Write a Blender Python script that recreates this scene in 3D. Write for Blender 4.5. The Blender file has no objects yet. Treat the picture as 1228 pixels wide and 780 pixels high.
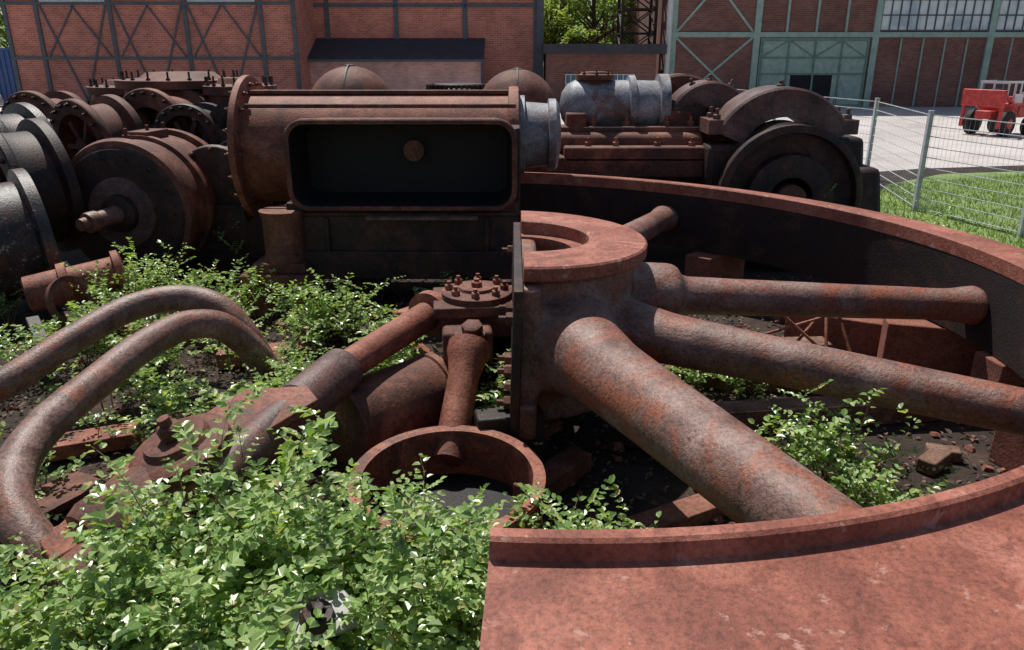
import bpy, math, random, bmesh
from mathutils import Vector, Matrix
random.seed(7)
R=random.random
def U(a,b): return a+(b-a)*random.random()
rad=math.radians

# ---------------------------------------------------------------- materials
def newmat(name):
    m=bpy.data.materials.new(name); m.use_nodes=True
    nt=m.node_tree; b=nt.nodes["Principled BSDF"]
    return m,nt,b
def ramp(nt,stops):
    r=nt.nodes.new("ShaderNodeValToRGB"); el=r.color_ramp.elements
    while len(el)<len(stops): el.new(0.5)
    for e,(p,c) in zip(el,stops): e.position=p; e.color=(c[0],c[1],c[2],1)
    return r
def noise(nt,scale,detail=6,rough=.6,dist=0,vec=None):
    n=nt.nodes.new("ShaderNodeTexNoise"); n.inputs["Scale"].default_value=scale
    n.inputs["Detail"].default_value=detail; n.inputs["Roughness"].default_value=rough
    n.inputs["Distortion"].default_value=dist
    if vec is None:
        tc=nt.nodes.new("ShaderNodeTexCoord"); vec=tc.outputs["Object"]
    nt.links.new(vec,n.inputs["Vector"])
    return n
def mixc(nt,a,b,fac,mode='MIX'):
    m=nt.nodes.new("ShaderNodeMix"); m.data_type='RGBA'; m.blend_type=mode
    if isinstance(fac,float): m.inputs[0].default_value=fac
    else: nt.links.new(fac,m.inputs[0])
    for i,x in ((6,a),(7,b)):
        if isinstance(x,tuple): m.inputs[i].default_value=(x[0],x[1],x[2],1)
        else: nt.links.new(x,m.inputs[i])
    return m.outputs[2]
def bump(nt,b,h,strength=.4,dist=.02):
    bp=nt.nodes.new("ShaderNodeBump"); bp.inputs["Strength"].default_value=strength
    bp.inputs["Distance"].default_value=dist
    nt.links.new(h,bp.inputs["Height"]); nt.links.new(bp.outputs[0],b.inputs["Normal"])
def rust(name,cols,scale=2.5,patch=None,pamt=.5,rough=.8,bs=.45,pscale=1.3,speck=.8,fleck=None,fs=11):
    m,nt,b=newmat(name)
    n1=noise(nt,scale,5,.68,.4)
    k=len(cols); r=ramp(nt,[(.32+.36*i/(k-1),c) for i,c in enumerate(cols)])
    nt.links.new(n1.outputs[0],r.inputs[0]); col=r.outputs[0]
    if patch:
        n2=noise(nt,pscale,6,.76,1.0)
        rr=ramp(nt,[(1-pamt-.05,(0,0,0)),(1-pamt+.07,(1,1,1))]); nt.links.new(n2.outputs[0],rr.inputs[0])
        col=mixc(nt,col,patch,rr.outputs[0])
    n3=noise(nt,42,3,.75)
    r3=ramp(nt,[(.32,(.38,.35,.33)),(.52,(1,1,1)),(.72,(1.45,1.32,1.25))]); nt.links.new(n3.outputs[0],r3.inputs[0])
    col=mixc(nt,col,r3.outputs[0],speck,'MULTIPLY')
    if fleck:
        n5=noise(nt,fs,4,.8,.3); r5=ramp(nt,[(.60,(0,0,0)),(.66,(1,1,1))]); nt.links.new(n5.outputs[0],r5.inputs[0])
        col=mixc(nt,col,fleck,r5.outputs[0])
    nt.links.new(col,b.inputs["Base Color"])
    b.inputs["Roughness"].default_value=rough
    b.inputs["Specular IOR Level"].default_value=.4
    bump(nt,b,n3.outputs[0],bs,.012)
    return m
M={}
M['rim']=rust("rim_rust",[(.18,.055,.036),(.33,.112,.072),(.43,.17,.12)],1.5,(.22,.068,.044),.46,.68,.4,3.6,.65,(.42,.22,.17),6)
M['rimshade']=rust("rim_web_shaded_rust",[(.014,.008,.007),(.03,.015,.012),(.07,.028,.02)],3,(.02,.011,.010),.5,.8)  # rust darkened so the shade on the rim's inner wall is in the colour
M['spoke']=rust("spoke_rust",[(.10,.048,.036),(.22,.125,.098),(.32,.21,.175)],3.2,(.28,.092,.05),.47,.5,.55,2.0,.85,(.13,.06,.042))
M['rust']=rust("rust_brown",[(.06,.022,.014),(.155,.055,.034),(.28,.115,.07)],2.8,(.08,.036,.026),.45,.7)
M['rustd']=rust("rust_dark",[(.014,.009,.008),(.042,.021,.016),(.11,.046,.032)],2.6,(.024,.017,.017),.46,.55,fleck=(.10,.042,.027))
M['rustr']=rust("rust_red",[(.14,.042,.024),(.28,.090,.052),(.40,.165,.105)],3,(.13,.055,.04),.42,.65)
M['pipe']=rust("pipe_rust",[(.09,.046,.036),(.20,.115,.09),(.31,.21,.18)],4,(.27,.092,.05),.44,.45,.5,3,.85,(.28,.12,.08))
M['purp']=rust("rust_purple",[(.055,.032,.03),(.13,.078,.068),(.22,.14,.125)],3,(.16,.06,.042),.42,.5)
M['grey']=rust("grey_cast",[(.14,.14,.15),(.28,.285,.305),(.42,.43,.46)],3,(.19,.09,.065),.40,.5)
M['greyd']=rust("grey_dark_cast",[(.014,.013,.013),(.034,.03,.031),(.09,.08,.08)],3,(.10,.045,.032),.48,.42,fleck=(.30,.28,.27))
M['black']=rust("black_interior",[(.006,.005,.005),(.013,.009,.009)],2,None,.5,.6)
M['timber']=rust("timber",[(.09,.05,.035),(.18,.10,.07),(.28,.18,.13)],5,None,.5,.9)
M['brickred']=rust("red_block",[(.18,.065,.042),(.31,.12,.085)],5,None,.5,.9)
def plain(name,c,rough=.6,metal=0,var=.25,scale=4):
    m,nt,b=newmat(name)
    n=noise(nt,scale,4,.65)
    r=ramp(nt,[(.3,tuple(x*(1-var) for x in c)),(.7,tuple(x*(1+var) for x in c))])
    nt.links.new(n.outputs[0],r.inputs[0]); nt.links.new(r.outputs[0],b.inputs["Base Color"])
    b.inputs["Roughness"].default_value=rough; b.inputs["Metallic"].default_value=metal
    return m
M['galv']=plain("galvanised",(.50,.51,.53),.45,.1)
M['green']=plain("green_paint",(.15,.25,.20),.6,0,.2)
M['greenl']=plain("pale_green_paint",(.32,.43,.37),.6,0,.2)
M['steelblue']=plain("dark_steel_frame",(.085,.095,.11),.6)
M['white']=plain("white_paint",(.65,.65,.63),.6,0,.1)
M['red']=plain("red_paint",(.50,.04,.035),.5,0,.4,6)
M['blue']=plain("blue_paint",(.04,.10,.28),.5,0,.15)
M['silver']=plain("silver_paint",(.62,.63,.65),.35,.2,.05)
M['alu']=plain("weathered_aluminium",(.34,.33,.31),.5,.2,.45,14)
M['rubber']=plain("rubber",(.02,.02,.02),.8)
M['glass']=plain("dark_glass",(.02,.03,.04),.12)
M['roof']=plain("roof_felt",(.05,.05,.06),.85)
M['dark']=plain("dark_void",(.012,.012,.014),.9)
M['bark']=plain("bark",(.11,.08,.06),.9)
def brick(name,c1,c2,mort):
    m,nt,b=newmat(name)
    tc=nt.nodes.new("ShaderNodeTexCoord"); sp=nt.nodes.new("ShaderNodeSeparateXYZ"); cb=nt.nodes.new("ShaderNodeCombineXYZ")
    nt.links.new(tc.outputs["Object"],sp.inputs[0])
    ad=nt.nodes.new("ShaderNodeMath"); ad.operation='ADD'
    nt.links.new(sp.outputs[0],ad.inputs[0]); nt.links.new(sp.outputs[1],ad.inputs[1])
    nt.links.new(ad.outputs[0],cb.inputs[0]); nt.links.new(sp.outputs[2],cb.inputs[1])
    br=nt.nodes.new("ShaderNodeTexBrick"); nt.links.new(cb.outputs[0],br.inputs["Vector"])
    br.inputs["Scale"].default_value=1; br.inputs["Brick Width"].default_value=.30; br.inputs["Row Height"].default_value=.10
    br.inputs["Mortar Size"].default_value=.013; br.inputs["Color1"].default_value=(*c1,1); br.inputs["Color2"].default_value=(*c2,1); br.inputs["Mortar"].default_value=(*mort,1)
    n=noise(nt,.6,8,.7); r=ramp(nt,[(.3,(.55,.52,.52)),(.7,(1.3,1.22,1.2))]); nt.links.new(n.outputs[0],r.inputs[0])
    col=mixc(nt,br.outputs[0],r.outputs[0],.8,'MULTIPLY'); nt.links.new(col,b.inputs["Base Color"])
    b.inputs["Roughness"].default_value=.9
    return m
M['brick']=brick("red_brick",(.64,.19,.12),(.44,.11,.075),(.50,.36,.30))
M['brickd']=brick("brown_brick",(.28,.11,.085),(.18,.07,.055),(.24,.17,.15))
def pane_mat():
    m,nt,b=newmat("sky_reflection_panes")
    n=noise(nt,1.1,3,.5); r=ramp(nt,[(.35,(.45,.52,.58)),(.6,(.80,.84,.86))]); nt.links.new(n.outputs[0],r.inputs[0])  # pale blue-white tones paint the sky's reflection into the pane colour
    nt.links.new(r.outputs[0],b.inputs["Base Color"]); b.inputs["Roughness"].default_value=.2
    return m
M['pane']=pane_mat()
def leafmat(name,stops,tr=.35,rough=.38):
    m,nt,b=newmat(name)
    g=nt.nodes.new("ShaderNodeNewGeometry")
    r=ramp(nt,stops)
    nt.links.new(g.outputs["Random Per Island"],r.inputs[0]); nt.links.new(r.outputs[0],b.inputs["Base Color"])
    b.inputs["Roughness"].default_value=rough; b.inputs["Specular IOR Level"].default_value=.9
    t=nt.nodes.new("ShaderNodeBsdfTranslucent"); 
    hs=mixc(nt,r.outputs[0],(1.5,1.5,.45),1.0,'MULTIPLY'); nt.links.new(hs,t.inputs[0])
    mx=nt.nodes.new("ShaderNodeMixShader"); mx.inputs[0].default_value=tr
    nt.links.new(b.outputs[0],mx.inputs[1]); nt.links.new(t.outputs[0],mx.inputs[2])
    nt.links.new(mx.outputs[0],nt.nodes["Material Output"].inputs[0])
    return m
M['leaf']=leafmat("shrub_leaf",[(0,(.10,.18,.045)),(.3,(.20,.33,.085)),(.65,(.36,.49,.17)),(.93,(.50,.60,.28)),(1,(.48,.42,.17))],.33,.33)
M['tleaf']=leafmat("tree_leaf",[(0,(.14,.24,.06)),(.7,(.34,.45,.15)),(1,(.45,.54,.22))],.35,.6)
M['grass']=leafmat("grass_blade",[(0,(.12,.20,.05)),(1,(.27,.36,.12))],.3,.6)
M['litter']=leafmat("dead_leaf",[(0,(.05,.03,.02)),(1,(.24,.14,.095))],.1,.8)
M['stem']=plain("stem",(.18,.12,.08),.8)
def surf(name,a,bb,c,s=1.5,bs=.4,bsc=40,bd=.02):
    m,nt,b=newmat(name)
    n=noise(nt,s,7,.72,.5); r=ramp(nt,[(.32,a),(.52,bb),(.72,c)]); nt.links.new(n.outputs[0],r.inputs[0])
    nt.links.new(r.outputs[0],b.inputs["Base Color"]); b.inputs["Roughness"].default_value=.95
    n2=noise(nt,bsc,3,.7); bump(nt,b,n2.outputs[0],bs,bd); return m
M['soil']=surf("soil",(.014,.009,.007),(.035,.021,.015),(.085,.05,.035),1.8,.8,20,.05)
M['pave']=surf("pale_paving",(.40,.355,.33),(.52,.475,.45),(.60,.555,.53),.5)
M['lawn']=surf("lawn",(.10,.17,.045),(.19,.27,.08),(.26,.31,.13),1.2)

# ---------------------------------------------------------------- geometry
COL=bpy.context.scene.collection
def empty(name,loc=(0,0,0),rot=(0,0,0)):
    e=bpy.data.objects.new(name,None); e.location=loc; e.rotation_euler=rot; e.empty_display_size=.2
    COL.objects.link(e); return e
def frame(d):
    d=Vector(d).normalized()
    up=Vector((0,0,1)) if abs(d.z)<.95 else Vector((0,1,0))
    x=up.cross(d).normalized(); y=d.cross(x)
    return x,y,d
class G:
    def __init__(s): s.v=[]; s.f=[]
    def add(s,v,f):
        o=len(s.v); s.v+= [tuple(p) for p in v]; s.f+=[tuple(i+o for i in q) for q in f]; return s
    def box(s,c,sz,rz=0,rx=0,ry=0,taper=1):
        m=Matrix.Translation(c)@Matrix.Rotation(rz,4,'Z')@Matrix.Rotation(ry,4,'Y')@Matrix.Rotation(rx,4,'X')
        a,b,h=sz[0]/2,sz[1]/2,sz[2]/2; t=taper
        v=[m@Vector(p) for p in [(-a,-b,-h),(a,-b,-h),(a,b,-h),(-a,b,-h),(-a*t,-b*t,h),(a*t,-b*t,h),(a*t,b*t,h),(-a*t,b*t,h)]]
        return s.add(v,[(0,3,2,1),(4,5,6,7),(0,1,5,4),(1,2,6,5),(2,3,7,6),(3,0,4,7)])
    def bar(s,p,q,w,h=None):
        p=Vector(p);q=Vector(q);h=h or w
        x,y,d=frame(q-p); v=[]
        for c in (p,q):
            for a,b in ((-1,-1),(1,-1),(1,1),(-1,1)): v.append(c+x*a*w/2+y*b*h/2)
        return s.add(v,[(0,3,2,1),(4,5,6,7),(0,1,5,4),(1,2,6,5),(2,3,7,6),(3,0,4,7)])
    def lathe(s,p,d,prof,n=32,sx=1,sy=1,ph=0):
        p=Vector(p); x,y,z=frame(d); v=[];f=[]
        for t,r in prof:
            for i in range(n):
                a=2*math.pi*i/n+ph; v.append(p+z*t+x*math.cos(a)*r*sx+y*math.sin(a)*r*sy)
        k=len(prof)
        for j in range(k-1):
            for i in range(n):
                i2=(i+1)%n; f.append((j*n+i,j*n+i2,(j+1)*n+i2,(j+1)*n+i))
        f.append(tuple(reversed(range(n)))); f.append(tuple((k-1)*n+i for i in range(n)))
        return s.add(v,f)
    def cyl(s,p,q,r,r2=None,n=24,b=0):
        p=Vector(p);q=Vector(q);L=(q-p).length; r2=r if r2 is None else r2
        pr=[(0,r),(L,r2)] if b==0 else [(0,r-b),(b,r),(L-b,r2),(L,r2-b)]
        return s.lathe(p,q-p,pr,n)
    def revolve(s,poly,a0,a1,n,m=Matrix(),closed=True):
        full=abs(a1-a0)>=359.9; v=[];f=[];k=len(poly); cnt=n if full else n+1
        for j in range(cnt):
            a=rad(a0+(a1-a0)*j/n)
            for r,z in poly: v.append(m@Vector((r*math.sin(a),-r*math.cos(a),z)))
        for j in range(n):
            j2=(j+1)%cnt
            for i in range(k if closed else k-1):
                i2=(i+1)%k; f.append((j*k+i,j2*k+i,j2*k+i2,j*k+i2))
        if not full and closed:
            f.append(tuple(range(k))); f.append(tuple((cnt-1)*k+i for i in reversed(range(k))))
        return s.add(v,f)
    def tube(s,pts,r,n=20,sub=8,taper=None):
        P=[Vector(p) for p in pts]; path=[]
        if sub>1:
            Q=[P[0]*2-P[1]]+P+[P[-1]*2-P[-2]]
            for i in range(1,len(Q)-2):
                for j in range(sub):
                    t=j/sub; a,b,c,d=Q[i-1],Q[i],Q[i+1],Q[i+2]
                    path.append(.5*((2*b)+(c-a)*t+(2*a-5*b+4*c-d)*t*t+(3*b-a-3*c+d)*t**3))
            path.append(P[-1])
        else: path=P
        v=[];f=[]; x=None
        for i,p in enumerate(path):
            d=(path[min(i+1,len(path)-1)]-path[max(i-1,0)]).normalized()
            if x is None: x,_,_=frame(d)
            x=(x-d*x.dot(d)).normalized(); y=d.cross(x)
            rr=r if taper is None else r+(taper-r)*i/(len(path)-1)
            for k in range(n):
                a=2*math.pi*k/n; v.append(p+x*math.cos(a)*rr+y*math.sin(a)*rr)
        for j in range(len(path)-1):
            for i in range(n):
                i2=(i+1)%n; f.append((j*n+i,j*n+i2,(j+1)*n+i2,(j+1)*n+i))
        f.append(tuple(reversed(range(n)))); f.append(tuple((len(path)-1)*n+i for i in range(n)))
        return s.add(v,f)
    def bolt(s,p,d=(0,0,1),r=.035,h=.04,stud=.04):
        p=Vector(p); dd=Vector(d).normalized()
        s.lathe(p,dd,[(0,r),(h*.85,r),(h,r*.8)],6,ph=U(0,1))
        if stud: s.lathe(p+dd*h,dd,[(0,r*.5),(stud,r*.5)],8)
        return s
    def ring_bolts(s,c,d,R_,n,r=.03,h=.035,stud=.03,a0=0,a1=360):
        x,y,z=frame(d); c=Vector(c)
        for i in range(n):
            a=rad(a0+(a1-a0)*i/n); s.bolt(c+x*math.cos(a)*R_+y*math.sin(a)*R_,d,r,h,stud)
        return s
    def out(s,name,mat,parent=None,bevel=0,smooth=True,ang=38,remesh=0,cut=False):
        me=bpy.data.meshes.new(name); me.from_pydata(s.v,[],s.f); me.update()
        if not remesh and len(s.f)<60000:
            bm=bmesh.new(); bm.from_mesh(me); bmesh.ops.recalc_face_normals(bm,faces=bm.faces); bm.to_mesh(me); bm.free()
        me.materials.append(M[mat] if isinstance(mat,str) else mat)
        if smooth:
            me.shade_smooth(); 
            if not remesh: me.set_sharp_from_angle(angle=rad(ang))
        o=bpy.data.objects.new(name,me); COL.objects.link(o)
        if parent: o.parent=parent
        if remesh:
            r=o.modifiers.new("r",'REMESH'); r.mode='VOXEL'; r.voxel_size=remesh; r.use_smooth_shade=True
            sm=o.modifiers.new("s",'SMOOTH'); sm.factor=.6; sm.iterations=8
            if cut:
                dg=bpy.context.evaluated_depsgraph_get(); dg.update()
                m2=bpy.data.meshes.new_from_object(o.evaluated_get(dg)); o.modifiers.clear()
                bm=bmesh.new(); bm.from_mesh(m2)
                res=bmesh.ops.bisect_plane(bm,geom=bm.verts[:]+bm.edges[:]+bm.faces[:],plane_co=(0,0,0),plane_no=(-1,0,0),clear_outer=True)
                ed=[e for e in res['geom_cut'] if isinstance(e,bmesh.types.BMEdge)]
                try: bmesh.ops.triangle_fill(bm,use_beauty=True,edges=ed)
                except Exception: pass
                bm.to_mesh(m2); bm.free(); m2.shade_smooth(); m2.set_sharp_from_angle(angle=rad(50)); o.data=m2
        if bevel:
            b=o.modifiers.new("b",'BEVEL'); b.width=bevel; b.segments=2; b.limit_method='ANGLE'; b.angle_limit=rad(40)
        return o
MY=Matrix.Rotation(rad(90),4,'X')      # local z -> world -y
def T(x,y,z): return Matrix.Translation((x,y,z))

# ---------------------------------------------------------------- ground
def sheet(name,pts,z,mat):
    g=G(); g.add([(x,y,z) for x,y in pts],[tuple(range(len(pts)))]); return g.out(name,mat,smooth=False)
sheet("ground",[(-400,-60),(400,-60),(400,700),(-400,700)],0,'soil')
sheet("paved_yard",[(7.2,19.5),(11,21),(18,22.4),(60,27),(60,44.9),(-60,44.9),(-60,24),(-8,17)],.004,'pave')
sheet("lawn",[(6.6,9),(60,5),(60,25),(18,21.4),(11,20),(8.8,18.3),(7.2,15.5)],.008,'lawn')

# ---------------------------------------------------------------- flywheel half
wh=empty("flywheel_half",(.08,6.24,1.40),(0,rad(1.6),0))
top=[(4.0,-.05),(4.0,.07),(4.012,.082),(4.06,.082),(4.075,.07),(4.085,.006),(4.10,0),(4.74,-.012),(4.75,-.022),(4.75,-.10),(4.74,-.11),(4.10,-.115)]
G().revolve(top,-2.2,181.5,170).out("rim_flange",'rim',wh,ang=30)
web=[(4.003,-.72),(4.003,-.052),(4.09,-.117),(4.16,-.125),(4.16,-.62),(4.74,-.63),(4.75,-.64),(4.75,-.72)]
G().revolve(web,-2.1,181.4,150).out("rim_web",'rimshade',wh,ang=30)
g=G()
for a in (38,118,150): 
    A=rad(a); g.box((4.3*math.sin(A),-4.3*math.cos(A),.01),(.16,.07,.03),rz=A)
g.out("rim_pads",'timber',wh,bevel=.006)
g=G()
g.revolve([(.57,-1.08),(.57,.05),(.93,.05),(.93,-.2),(.80,-.32),(.80,-.72),(.92,-.82),(.92,-1.08)],0,180,48)
def spoke(a,prof,sx=1,sy=1,z=-.44,z1=None):
    A=rad(a); d=Vector((math.sin(A),-math.cos(A),0))
    if z1 is not None: d.z=(z1-z)/3.4
    g.lathe(d*.72+Vector((0,0,z)),d,prof,32,sx,sy)
spoke(23,[(0,.50),(.2,.42),(.45,.33),(.8,.275),(1.4,.25),(2.4,.225),(3.1,.21),(3.29,.26)],1.0,.95,-.46)
spoke(60,[(0,.30),(.25,.25),(.6,.20),(1.4,.175),(3.0,.15),(3.29,.2)],1.05,1,-.46)
spoke(93,[(0,.27),(.56,.27),(.60,.24),(.63,.165),(1.4,.155),(3.0,.14),(3.29,.18)],1.1,1,-.30,-.38)
spoke(152,[(0,.25),(.5,.22),(1.2,.16),(3.0,.14),(3.29,.18)],1.05,1,-.36)
g.box((.02,0,-.5),(.22,2.2,1.08))
g.box((.02,-.55,-.95),(.22,1.3,.3))
g.out("hub_and_spokes",'spoke',wh,remesh=.03,cut=True)
g=G().revolve([(.545,.05),(.545,.165),(.56,.175),(1.0,.175),(1.015,.16),(1.015,.075),(1.0,.06),(.93,.045)],0,180,64)
g.out("hub_ring",'rim',wh,ang=30)
g=G().revolve([(.42,-.9),(.42,.06),(.55,.06),(.55,-.9)],0,180,40); g.out("hub_bore",'rustr',wh)
g=G(); g.box((-.035,-.1,-.5),(.07,2.25,1.12)); g.out("split_face_plate",'rustd',wh,bevel=.01)
g=G()
for y in (-1.05,-.8,.95):
    for z in (-.85,-.6,-.2): g.bolt((-.07,y,z),(-1,0,0),.05,.05,.05)
g.out("split_bolts",'rust',wh)
def timbers(name,items,mat='timber'):
    e=empty(name)
    for i,(c,sz,rz) in enumerate(items):
        G().box(c,sz,rz).out("timber_%d"%(i+1),mat,e,bevel=.012)
timbers("timber_packing",[((4.55,6.1,.28),(1.1,.35,.56),.1),((4.45,5.4,.2),(1.5,.3,.4),.3),((4.1,6.95,.30),(1.0,.3,.5),-.3),((3.6,7.6,.22),(1.4,.3,.35),-.5),((2.6,9.6,.3),(.9,.35,.6),.8),((3.7,3.4,.3),(.9,.35,.6),-.7),((.4,10.5,.3),(.6,.5,.6),0),((.35,1.9,.3),(.5,.5,.6),0)],'brickred')
timbers("timber_beam_stack",[((2.5,5.95,.10),(2.3,.22,.2),.12),((2.9,6.6,.09),(2.4,.2,.18),-.15),((3.2,5.2,.06),(.30,.14,.11),.7),((3.35,5.35,.05),(.24,.12,.09),-.3),((3.1,4.5,.07),(1.8,.22,.14),.25),((2.2,7.3,.12),(2.0,.25,.22),.05),((.9,7.6,.15),(.2,1.6,.2),.1),((1.6,6.9,.1),(1.2,.16,.16),.5)])
g=G()
for p in [((2.55,7.0,.05),(3.35,7.5,.75)),((3.3,7.0,.0),(2.6,7.3,.6)),((3.0,6.8,.0),(3.1,7.3,.72)),((3.35,6.9,0),(3.2,7.4,.7)),((2.5,7.2,.35),(3.5,7.3,.62))]: g.cyl(p[0],p[1],.016,n=8)
g.out("steel_rod_trestle",'rustr')
# broken bricks and scale scattered on the soil
g=G()
for _ in range(420):
    x=U(-4.5,4.0); y=U(3.2,9.5)
    s=U(.02,.07)*(1 if R()<.85 else 2); g.box((x,y,s*.25),(s*U(1,2.2),s,s*U(.4,.9)),rz=U(0,3),rx=U(-.4,.4),ry=U(-.4,.4),taper=U(.6,.95))
g.out("rubble",'brickred',smooth=False)

# ---------------------------------------------------------------- blower duct casting
du=empty("duct_cylinder_casting")
def rrect(x0,x1,z0,z1,r,n=8):
    pts=[]
    for cx,cz,a0 in ((x1-r,z1-r,0),(x0+r,z1-r,90),(x0+r,z0+r,180),(x1-r,z0+r,270)):
        for i in range(n+1):
            a=rad(a0+90*i/n); pts.append((cx+r*math.cos(a),cz+r*math.sin(a)))
    return pts
def loops(L,cap=True):
    g=G(); n=len(L[0][0]); v=[];f=[]
    for pts,y in L: v+=[(x,y,z) for x,z in pts]
    for j in range(len(L)-1):
        for i in range(n):
            i2=(i+1)%n; f.append((j*n+i,j*n+i2,(j+1)*n+i2,(j+1)*n+i))
    if cap: f.append(tuple((len(L)-1)*n+i for i in range(n)))
    g.add(v,f); return g
x0,x1,z0,z1=-2.60,.06,1.22,2.27
g=loops([(rrect(x0+.05,x1-.05,z0+.05,z1-.05,.22),9.8),(rrect(x0+.05,x1-.05,z0+.05,z1-.05,.22),9.10),(rrect(x0,x1,z0,z1,.24),9.09),(rrect(x0,x1,z0,z1,.24),9.0),(rrect(x0+.015,x1-.015,z0+.015,z1-.015,.22),8.985),
 (rrect(x0+.06,x1-.06,z0+.06,z1-.06,.19),8.985)],False)
g.out("duct_mouth_flange",'rust',du,ang=40)
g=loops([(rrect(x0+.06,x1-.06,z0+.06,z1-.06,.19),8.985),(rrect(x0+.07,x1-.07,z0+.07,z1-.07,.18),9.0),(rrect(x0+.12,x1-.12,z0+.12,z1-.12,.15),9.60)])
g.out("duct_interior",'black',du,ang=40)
g=G(); g.cyl((-1.18,9.50,1.86),(-1.18,9.62,1.86),.10); g.cyl((-1.18,9.47,1.86),(-1.18,9.50,1.86),.125); g.out("inner_boss",'rust',du)
g=G()
g.lathe((-3.42,10.35,1.80),(1,0,0),[(0,.86),(.015,.90),(.09,.90),(.105,.86),(.11,.70),(.5,.70),(3.37,.70),(3.38,.76),(3.44,.765),(3.50,.76),(3.52,.6)],56)
g.out("cylinder_body",'rustr',du)
g=G(); g.box((-1.6,10.2,2.50),(3.4,.14,.05)); g.box((-1.6,9.75,2.36),(3.3,.05,.05)); g.out("top_rib",'rust',du,bevel=.012)
g=G(); g.box((-1.3,9.75,1.0),(2.75,1.3,.60)); g.box((-1.3,9.6,.55),(2.85,1.1,.35)); g.box((-1.3,9.12,1.17),(2.8,.12,.06)); g.box((-2.6,9.7,1.75),(.08,1.0,.8)); g.box((.04,9.75,1.6),(.12,1.1,1.1))
g.box((-2.2,9.15,.85),(.06,.2,.55)); g.box((-.3,9.15,.85),(.06,.2,.55))
g.out("base_casting",'rustd',du,bevel=.02)
g=G(); g.box((-1.05,8.98,1.15),(1.3,.16,.03)); g.out("ledge_strip",'timber',du)
g=G(); g.lathe((.1,10.4,1.95),(1,0,0),[(0,.50),(.06,.50),(.07,.42),(.36,.40),(.37,.46),(.46,.46),(.50,.40),(.53,.2)],36); g.out("end_gland",'grey',du)
g=G(); g.ring_bolts((-3.42,10.35,1.80),(-1,0,0),.81,18,.035); g.ring_bolts((-3.31,10.35,1.80),(1,0,0),.80,18,.03,.03,.03); g.out("flange_bolts",'rust',du)
pd=empty("casting_pedestal")
G().box((-2.80,9.13,.25),(.82,.75,.5)).out("block",'rust',pd,bevel=.015)
G().box((-2.75,9.1,.56),(.62,.5,.12)).out("cap_plate",'rust',pd,bevel=.01)
G().lathe((-2.72,9.1,.62),(0,0,1),[(0,.26),(.08,.24),(.5,.24),(.6,.27)],28).out("stub_column",'rust',pd)
G().box((-1.85,9.6,.2),(.5,.6,.4)).out("packing",'rustd',pd,bevel=.015)
G().box((-.5,9.6,.2),(.5,.6,.4)).out("packing_b",'rustd',pd,bevel=.015)

# ---------------------------------------------------------------- large drum left
dr=empty("compressor_drum")
ax=Vector((.12,.99,.0)).normalized(); c=Vector((-5.02,9.95,1.02))
g=G(); g.lathe(c,ax,[(0,.84),(.02,.90),(.10,.93),(.12,.93),(.13,.87),(.5,.87),(.51,.92),(.60,.92),(.61,.87),(1.15,.87),(1.16,.94),(1.28,.94),(1.30,.8)],64); g.out("drum_shell",'rust',dr)
g=G(); g.lathe(c-ax*.03,ax,[(0,.80),(.031,.83)],64); g.out("drum_face",'rustd',dr)
g=G(); g.lathe(c-ax*.07,ax,[(0,.42),(.01,.45),(.045,.46)],48); g.out("cover_disc",'purp',dr)
g=G(); g.lathe(c-ax*.16,ax,[(0,.20),(.02,.23),(.1,.25)],32); g.out("gland",'rustd',dr)
sd=Vector((-.35,-.93,-.05)).normalized(); sp=c+Vector((-.02,-.1,.0))
g=G(); g.lathe(sp,sd,[(0,.12),(.35,.10),(.36,.125),(.46,.13),(.50,.12),(.51,.08),(.60,.075)],28); g.out("shaft_end",'pipe',dr)
g=G(); g.box(c+ax*.6+Vector((0,0,-.93)),(1.3,1.1,.26),rz=-.15); g.out("drum_cradle",'rustd',dr,bevel=.02)
g=G(); g.ring_bolts(c,-ax,.7,14,.03); g.out("drum_bolts",'rustd',dr)
g=G()
for t in (.3,.8,1.2):
    g.bolt(c+ax*t+Vector((0,0,.89)),(0,0,1),.05,.06,.08)
g.box(c+ax*.8+Vector((0,0,.91)),(.3,.5,.1),rz=-.15); g.out("drum_lugs",'rust',dr,bevel=.01)
e=empty("drum_housing"); g=G(); g.lathe((-4.05,10.6,1.2),(.12,.99,0),[(0,.5),(.02,.58),(.1,.6),(.11,.52),(.9,.52),(.91,.6),(1.0,.6)],40); g.box((-4.1,10.9,.5),(.9,.8,1.0)); g.out("shell",'rustd',e,bevel=.01)
g=G(); g.ring_bolts((-4.05,10.6,1.2),(-.12,-.99,0),.55,12,.03); g.out("studs",'rust',e)

sc=empty("gland_cylinder")
a=Vector((.75,.45,.12)).normalized(); p=Vector((-5.25,8.0,.50))
G().lathe(p,a,[(0,.16),(.02,.2),(.35,.2),(.36,.25),(.44,.25),(.45,.19),(.9,.19),(.91,.25),(.98,.25),(1.0,.2)],32).out("body",'rustr',sc)
g=G(); g.revolve([(.22,-.03),(.27,-.03),(.27,.03),(.22,.03)],0,360,32,T(-4.65,7.8,.50)@Matrix.Rotation(rad(70),4,'Y')@Matrix.Rotation(rad(20),4,'X')); g.out("strap",'rust',sc)

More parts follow.
